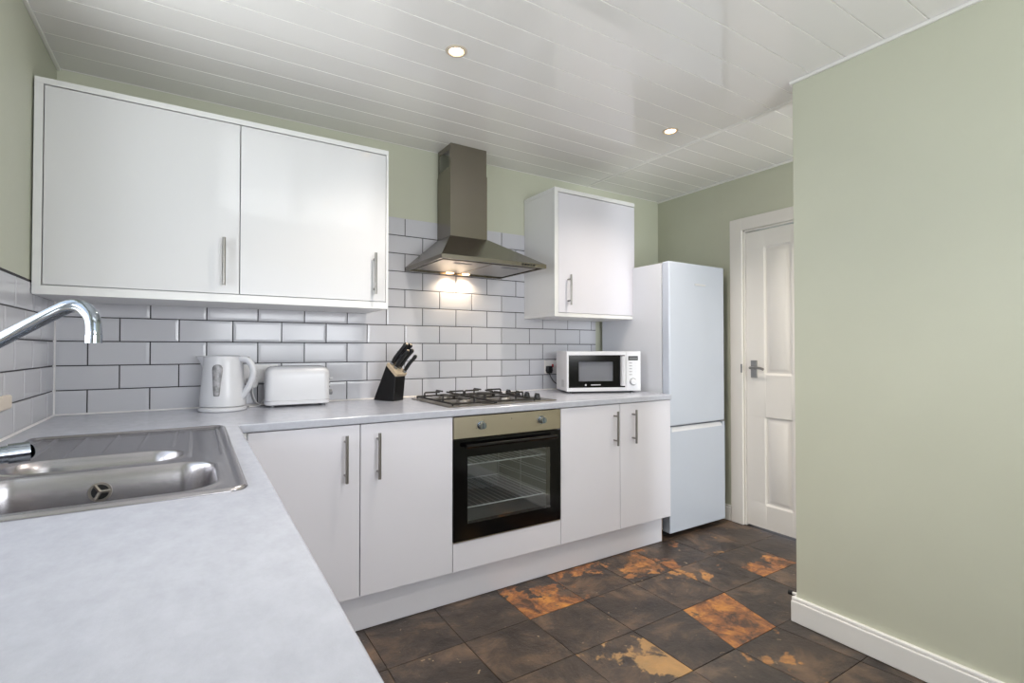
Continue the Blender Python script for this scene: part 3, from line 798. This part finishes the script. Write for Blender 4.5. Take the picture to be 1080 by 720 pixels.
bm = NB(); cyl(bm, (.417, 0, .066), (.417, -.014, .066), .0195, .017, n=32); obj('dial', bm, 'appl', cpn, bevel=.002, smooth=True)
bm = NB(); ring(bm, Vector((.417, .0005, .066)), Vector((0, -1, 0)), .0195, .0225, .001); obj('dial_ring', bm, 'greyp', cpn)
for x in (.04, MWW-.04):
    for y in (.045, MWD-.04): bm = NB(); cyl(bm, (x, y, 0), (x, y, .014), .011, n=16); obj('foot', bm, 'black', t)
bm = NB()
for k in range(9): box(bm, (-.0006, .06, .035+.005*k), (.001, .11, .0375+.005*k))
obj('vent_slots', bm, 'greyp', t)

# ------------------------------------------------------------ sockets and plugs
def socket_plate(name, x0, x1, z0, z1, label, rockers, redcol=None):
    t = thing(name, label, 'socket', ((x0+x1)/2, 0, z0))
    cx_ = (x0+x1)/2
    bobj('face_plate', (x0-cx_, -.0095, 0), (x1-cx_, -.0002, z1-z0), 'socket', t, bevel=.002)
    for rx, m_ in rockers: bobj('rocker_switch', (rx-cx_-.006, -.0125, (z1-z0)*.5), (rx-cx_+.006, -.0095, (z1-z0)*.5+.02), m_, t, bevel=.001)
    return t
socket_plate('wall_socket', .665, .811, .969, 1.052, 'white double wall socket behind the kettle and toaster', [(.722, 'socket'), (.754, 'socket')])
socket_plate('wall_socket', 2.392, 2.520, .965, 1.050, 'white wall socket with red rocker switch behind the microwave', [(2.452, 'redn'), (2.489, 'redn')])
def plug(x, z, m_, label, path, sz=.024):
    t = thing('power_plug', label, 'plug', (x, -.0098, z), 0, 'plugs in the wall sockets')
    bm = NB()
    prism(bm, [(-sz, -.008), (-sz*.8, .022), (sz*.8, .022), (sz, -.008), (sz*.7, -.026), (-sz*.7, -.026)], 1, 0, -.028)
    obj('plug_body', bm, m_, t, bevel=.005, seg=3)
    bm = NB(); tube(bm, smoothpath([(a-x, b+.0098, c-z) for a, b, c in path]), .0034, 10); obj('cord', bm, m_, t, smooth=True)
    return t
plug(.700, .972, 'socket', 'left-hand white plug in the double socket beside the kettle', [(.700, -.028, .948), (.702, -.030, .915), (.715, -.034, .88), (.73, -.05, .8665), (.71, -.085, .8662), (.680, -.095, .8662)])
plug(.776, .972, 'socket', 'right-hand white plug in the double socket behind the toaster', [(.776, -.028, .948), (.772, -.024, .925), (.755, -.020, .895), (.735, -.019, .8675), (.76, -.021, .8665), (.80, -.022, .8665)])
plug(2.415, .995, 'black', 'black plug in the wall socket left of the microwave', [(2.415, -.026, .970), (2.420, -.034, .945), (2.435, -.050, .915), (2.47, -.060, .890), (2.50, -.066, .8665)], .021)

# ------------------------------------------------------------ kettle
t = thing('electric_kettle', 'white plastic jug kettle with grey water gauge on its base', 'kettle', (.577, -.145, ZW), R(-32))
bm = NB(); lathe(bm, [(.090, 0.001), (.093, .004), (.093, .014), (.086, .018)], n=48); obj('power_base', bm, 'appl', t, smooth=True)
bm = NB(); n = 56; prof = [(.020, .085), (.022, .0895), (.040, .0905), (.08, .0875), (.13, .0825), (.18, .078), (.205, .0755), (.226, .0755), (.230, .073)]
rings = []
for z, r in prof:
    rg = []
    for k in range(n):
        a = 2*pi*k/n; sp_ = 0
        d_ = abs((a-pi+pi) % (2*pi)-pi)
        if z > .165: sp_ = .048*((z-.165)/.065)**1.3*math.exp(-(d_/.26)**2)
        rg.append(bm.verts.new(((r+sp_)*cos(a), (r*.92+sp_)*sin(a), z+(.004*math.exp(-(d_/.26)**2) if z > .22 else 0))))
    rings.append(rg)
for a, b in zip(rings, rings[1:]):
    for k in range(n): bm.faces.new([a[k], a[(k+1) % n], b[(k+1) % n], b[k]])
bm.faces.new(rings[0][::-1]); bm.faces.new(rings[-1])
o = obj('jug', bm, 'appl', t, smooth=True)
# spout side is at -x
bm = NB(); lathe(bm, [(.069, .228), (.069, .233), (.060, .237), (.02, .239)], n=40, sy=.92); obj('lid', bm, 'appl', t, smooth=True)
bm = NB(); tube(bm, smoothpath([(.050, 0, .214), (.085, 0, .221), (.110, 0, .212), (.127, 0, .184), (.128, 0, .15), (.114, 0, .110), (.096, 0, .078), (.078, 0, .055)], 6), [.012]*6+[.0125]*36+[.012]*1, 14, sy=1.3)
hdl = obj('handle', bm, 'appl', t, smooth=True)
bm = NB(); lathe(bm, [(.006, 0), (.010, .001), (.010, .006), (.006, .009)], (.104, 0, .222), 16); obj('lid_button', bm, 'greyp', hdl, smooth=True)
# gauge, curved patch standing on the front
bm = NB(); gr = []
gz = [(.068, .40), (.072, .5), (.10, .62), (.14, .8), (.172, 1.0), (.186, .98), (.195, .75), (.199, .35)]
def kr(z):
    for (z0_, r0_), (z1_, r1_) in zip(prof, prof[1:]):
        if z0_ <= z <= z1_: return r0_+(r1_-r0_)*(z-z0_)/(z1_-z0_)
for z, w in gz:
    r = kr(z)+.0018; gr.append([bm.verts.new((r*cos(a), r*.92*sin(a), z)) for a in [(-pi/2+.20+(.25*w*(k/6-.5)*2)) for k in range(7)]])
for a, b in zip(gr, gr[1:]):
    for k in range(6): bm.faces.new([a[k], a[k+1], b[k+1], b[k]])
o = obj('water_gauge', bm, 'greyt', t, smooth=True); md = o.modifiers.new('s', 'SOLIDIFY'); md.thickness = .003; md.offset = 0
for v in o.data.vertices: v.co.x += 0

# ------------------------------------------------------------ toaster
t = thing('toaster', 'white two-slice toaster with rounded ends between kettle and knife block', 'toaster', (.880, -.115, ZW), R(-2))
L2, D2 = .138, .062
def rrect(hx, hy, r, n=8):
    pts = []
    for cx_, cy_, a0 in ((hx-r, hy-r, 0), (-hx+r, hy-r, 90), (-hx+r, -hy+r, 180), (hx-r, -hy+r, 270)):
        for k in range(n+1): a = R(a0+90*k/n); pts.append((cx_+r*cos(a), cy_+r*sin(a)))
    return pts
def loft(bm, levels):
    rings = [[bm.verts.new((x, y, z)) for x, y in rrect(hx, hy, r)] for hx, hy, r, z in levels]
    for a, b in zip(rings, rings[1:]):
        n = len(a)
        for k in range(n): bm.faces.new([a[k], a[(k+1) % n], b[(k+1) % n], b[k]])
    bm.faces.new(rings[0][::-1]); bm.faces.new(rings[-1])
bm = NB(); loft(bm, [(L2, D2, .03, .030), (L2, D2, .03, .14), (L2-.001, D2-.001, .03, .155), (L2-.005, D2-.005, .03, .168), (L2-.012, D2-.012, .028, .178), (L2-.024, D2-.024, .022, .184), (L2-.034, D2-.034, .02, .1855)])
obj('shell', bm, 'appl', t, smooth=True)
bm = NB(); loft(bm, [(L2-.004, D2-.004, .03, .010), (L2+.001, D2+.001, .03, .013), (L2+.001, D2+.001, .03, .026), (L2-.003, D2-.003, .03, .030)]); obj('base', bm, 'appl', t, smooth=True)
for y in (-.017, .017): bobj('bread_slot', (-L2+.04, y-.011, .1852), (L2-.04, y+.011, .1862), 'black', t)
for x in (-L2+.03, L2-.03):
    for y in (-.04, .04): bm = NB(); cyl(bm, (x, y, 0), (x, y, .012), .009, n=14); obj('foot', bm, 'greyp', t)
bm = NB(); box(bm, (L2, -.016, .118), (L2+.020, .016, .130)); obj('lever', bm, 'appl', t, bevel=.003)
bm = NB(); cyl(bm, (L2, -.028, .060), (L2+.014, -.028, .060), .013, n=24); obj('browning_knob', bm, 'greyp', t, bevel=.002, smooth=True)
for k in range(3): bm = NB(); cyl(bm, (L2-.002, -.028, .086+.018*k), (L2+.004, -.028, .086+.018*k), .004, n=12); obj('button', bm, 'greyp', t)

# ------------------------------------------------------------ knife block
t = thing('knife_block', 'black knife block with pale wooden top standing left of the hob', 'knife block', (1.254, -.07, ZW), R(28.7))
# profile in (g, z), g = local -y ; width along local +x
prof_ = [(0, .001), (.137, .001), (.150, .125), (.086, .182)]
Wb = .075
def kp(bm, pts, x0=0, x1=Wb): prism(bm, [(-g_, z_) for g_, z_ in pts], 0, x0, x1)
bm = NB(); kp(bm, prof_); obj('block', bm, 'black', t, bevel=.004, seg=3)
nv_ = Vector((.057, .064)).normalized()
bm = NB(); kp(bm, [(.150, .125), (.150+nv_.x*.018, .125+nv_.y*.018), (.086+nv_.x*.018, .182+nv_.y*.018), (.086, .182)], -.001, Wb+.001); obj('block_top', bm, 'beige', t, bevel=.002)
def knife(label, s, x, ln, w, flare):
    """s = 0..1 along the sloping top from back to front"""
    b0 = Vector((.086+(.150-.086)*s+nv_.x*.018, .182+(.125-.182)*s+nv_.y*.018))
    k = thing('kitchen_knife', label, 'knife', (0, 0, 0), 0, 'knives in the knife block')
    m4 = t.matrix_basis.copy() if False else Matrix.Translation((1.254, -.07, ZW)) @ Matrix.Rotation(R(28.7), 4, 'Z')
    def P(a, dg): q = b0+nv_*a+Vector((nv_.y, -nv_.x))*dg; return m4 @ Vector((x, -q.x, q.y))
    org = P(0, 0); k.location = org
    bm = NB(); pts = [P(.0005, 0)-org, P(.014, 0)-org]; tube(bm, pts, [w*.8, w*.9], 12, sy=1.5); obj('bolster', bm, 'chrome', k, smooth=True)
    bm = NB(); ts = [.014, .024, .045, .07, ln-.03, ln-.008, ln]; dgs = [0, .0, -.002, -.001, .002, flare, flare+.001]
    tube(bm, [P(a*ln/ln, d_)-org for a, d_ in zip(ts, dgs)], [w*.9, w*1.15, w*1.25, w*1.15, w*1.1, w*1.3, w*.8], 12, sy=1.05); obj('handle', bm, 'black', k, smooth=True)
    for a in (.035, .06, .085):
        bm = NB(); cyl(bm, P(a, -.002)-org+Vector((-w*1.6, 0, 0)), P(a, -.002)-org+Vector((w*1.6, 0, 0)), .0022, n=10)
        obj('rivet', bm, 'chrome', k)
knife('black-handled knife at the back left of the block, longest of the five', .16, .018, .146, .0098, .004)
knife('black-handled knife at the back right of the block, beside the longest', .18, .052, .142, .0098, .004)
knife('black-handled knife in the middle left slot of the block', .50, .020, .126, .0088, .003)
knife('black-handled knife in the middle right slot of the block', .50, .050, .130, .0088, .003)
knife('short black-handled knife standing apart at the front right of the block', .86, .058, .118, .0078, .003)

# ------------------------------------------------------------ door stop
t = thing('door_stop', 'white skirting door stop with black rubber tip behind the partition corner', 'door stop', (2.735, YP+.02, .05))
bm = NB(); cyl(bm, (0, -.006, 0), (0, .0, 0), .014, n=20); cyl(bm, (0, 0, 0), (-.012, .066, -.004), .0060, n=16); obj('stem', bm, 'trimw', t, smooth=True)
bm = NB(); cyl(bm, (-.012, .066, -.004), (-.015, .082, -.005), .010, n=16); obj('rubber_tip', bm, 'rubber', t, smooth=True)

# ------------------------------------------------------------ downlights
DL = [(1.300, -.948, 'recessed ceiling downlight nearer the left, above the hob'),
      (2.541, -.906, 'recessed ceiling downlight farther right, near the partition corner'),
      (3.14, -1.78, 'added unseen ceiling downlight behind the partition, brightening the far wall'),  # hidden lamp added to lift the wall by the door
      (1.330, -2.08, 'recessed ceiling downlight behind the viewpoint on the left')]
for x, y, lb in DL:
    t = thing('ceiling_downlight', lb, 'downlight', (x, y, H), 0, 'recessed ceiling downlights')
    bm = NB(); rp = [(.027, .001), (.029, -.004), (.036, -.0045), (.041, -.001), (.041, .002), (.027, .004)]
    n = 36; rg = [[bm.verts.new((r*cos(2*pi*k/n), r*sin(2*pi*k/n), z)) for k in range(n)] for r, z in rp]
    for a, b in zip(rg, rg[1:]+rg[:1]):
        for k in range(n): bm.faces.new([a[k], a[(k+1) % n], b[(k+1) % n], b[k]])
    obj('bezel', bm, 'bezel', t, smooth=True)
    bm = NB(); lathe(bm, [(.0268, .003), (.0268, .0), (.020, -.002)], n=28); obj('lamp_lens', bm, 'lens', t, smooth=True)
    ld = bpy.data.lights.new('downlight_beam', 'SPOT'); ld.energy = 42 if x > 2 else 42; ld.color = (1, .90, .79); ld.spot_size = R(132); ld.spot_blend = .9; ld.shadow_soft_size = .025
    lo_ = bpy.data.objects.new('downlight_beam', ld); C.objects.link(lo_); lo_.parent = t; lo_.location = (0, 0, -.010)

# hood lamps
for x in (1.70, 1.80):
    ld = bpy.data.lights.new('hood_lamp', 'SPOT'); ld.energy = 2.6; ld.color = (1, .80, .56); ld.spot_size = R(150); ld.spot_blend = .7; ld.shadow_soft_size = .018
    o = bpy.data.objects.new('hood_lamp', ld); C.objects.link(o); o.location = (x, -.045, hz0-.004)

# ------------------------------------------------------------ daylight at the sink, added fill from rear and passage
def area(name, loc, rot, sx, sy, e, col=(1, 1, 1)):
    ld = bpy.data.lights.new(name, 'AREA'); ld.shape = 'RECTANGLE'; ld.size = sx; ld.size_y = sy; ld.energy = e; ld.color = col
    o = bpy.data.objects.new(name, ld); C.objects.link(o); o.location = loc; o.rotation_euler = rot; return o
area('daylight_sink_window', (-.42, (WY0+WY1)/2, 1.22), (0, R(-90-38), 0), 1.1, 1.5, 29, (.96, .97, 1))
area('added_rear_light', ((VX0+VX1)/2, YB-.5, 1.25), (R(90+42), 0, 0), 1.9, 1.3, 98, (.98, .98, 1))  # fill through the added rear window, tilted up to the ceiling
area('added_passage_light', (3.13, YB-.45, 1.1), (R(90+15), 0, 0), .6, 1.9, 56, (.96, .98, 1))  # fill along the added passage onto the fridge front
w = bpy.data.worlds.new('sky'); bpy.context.scene.world = w; w.use_nodes = True
w.node_tree.nodes['Background'].inputs[0].default_value = (.80, .88, 1, 1); w.node_tree.nodes['Background'].inputs[1].default_value = 1.8

# ------------------------------------------------------------ camera
cd = bpy.data.cameras.new('camera'); cam = bpy.data.objects.new('camera', cd); C.objects.link(cam)
cd.sensor_width = 36; cd.lens = 530.864/1080*36; cd.clip_start = .02
cam.location = (.4734, -2.6568, 1.1269); cam.rotation_euler = (R(90+.849), 0, R(-32.176))
sc = bpy.context.scene; sc.camera = cam
sc.view_settings.view_transform = 'Standard'; sc.view_settings.look = 'None'; sc.view_settings.gamma = 1; sc.view_settings.use_curve_mapping = False
sc.view_settings.exposure = 0.22
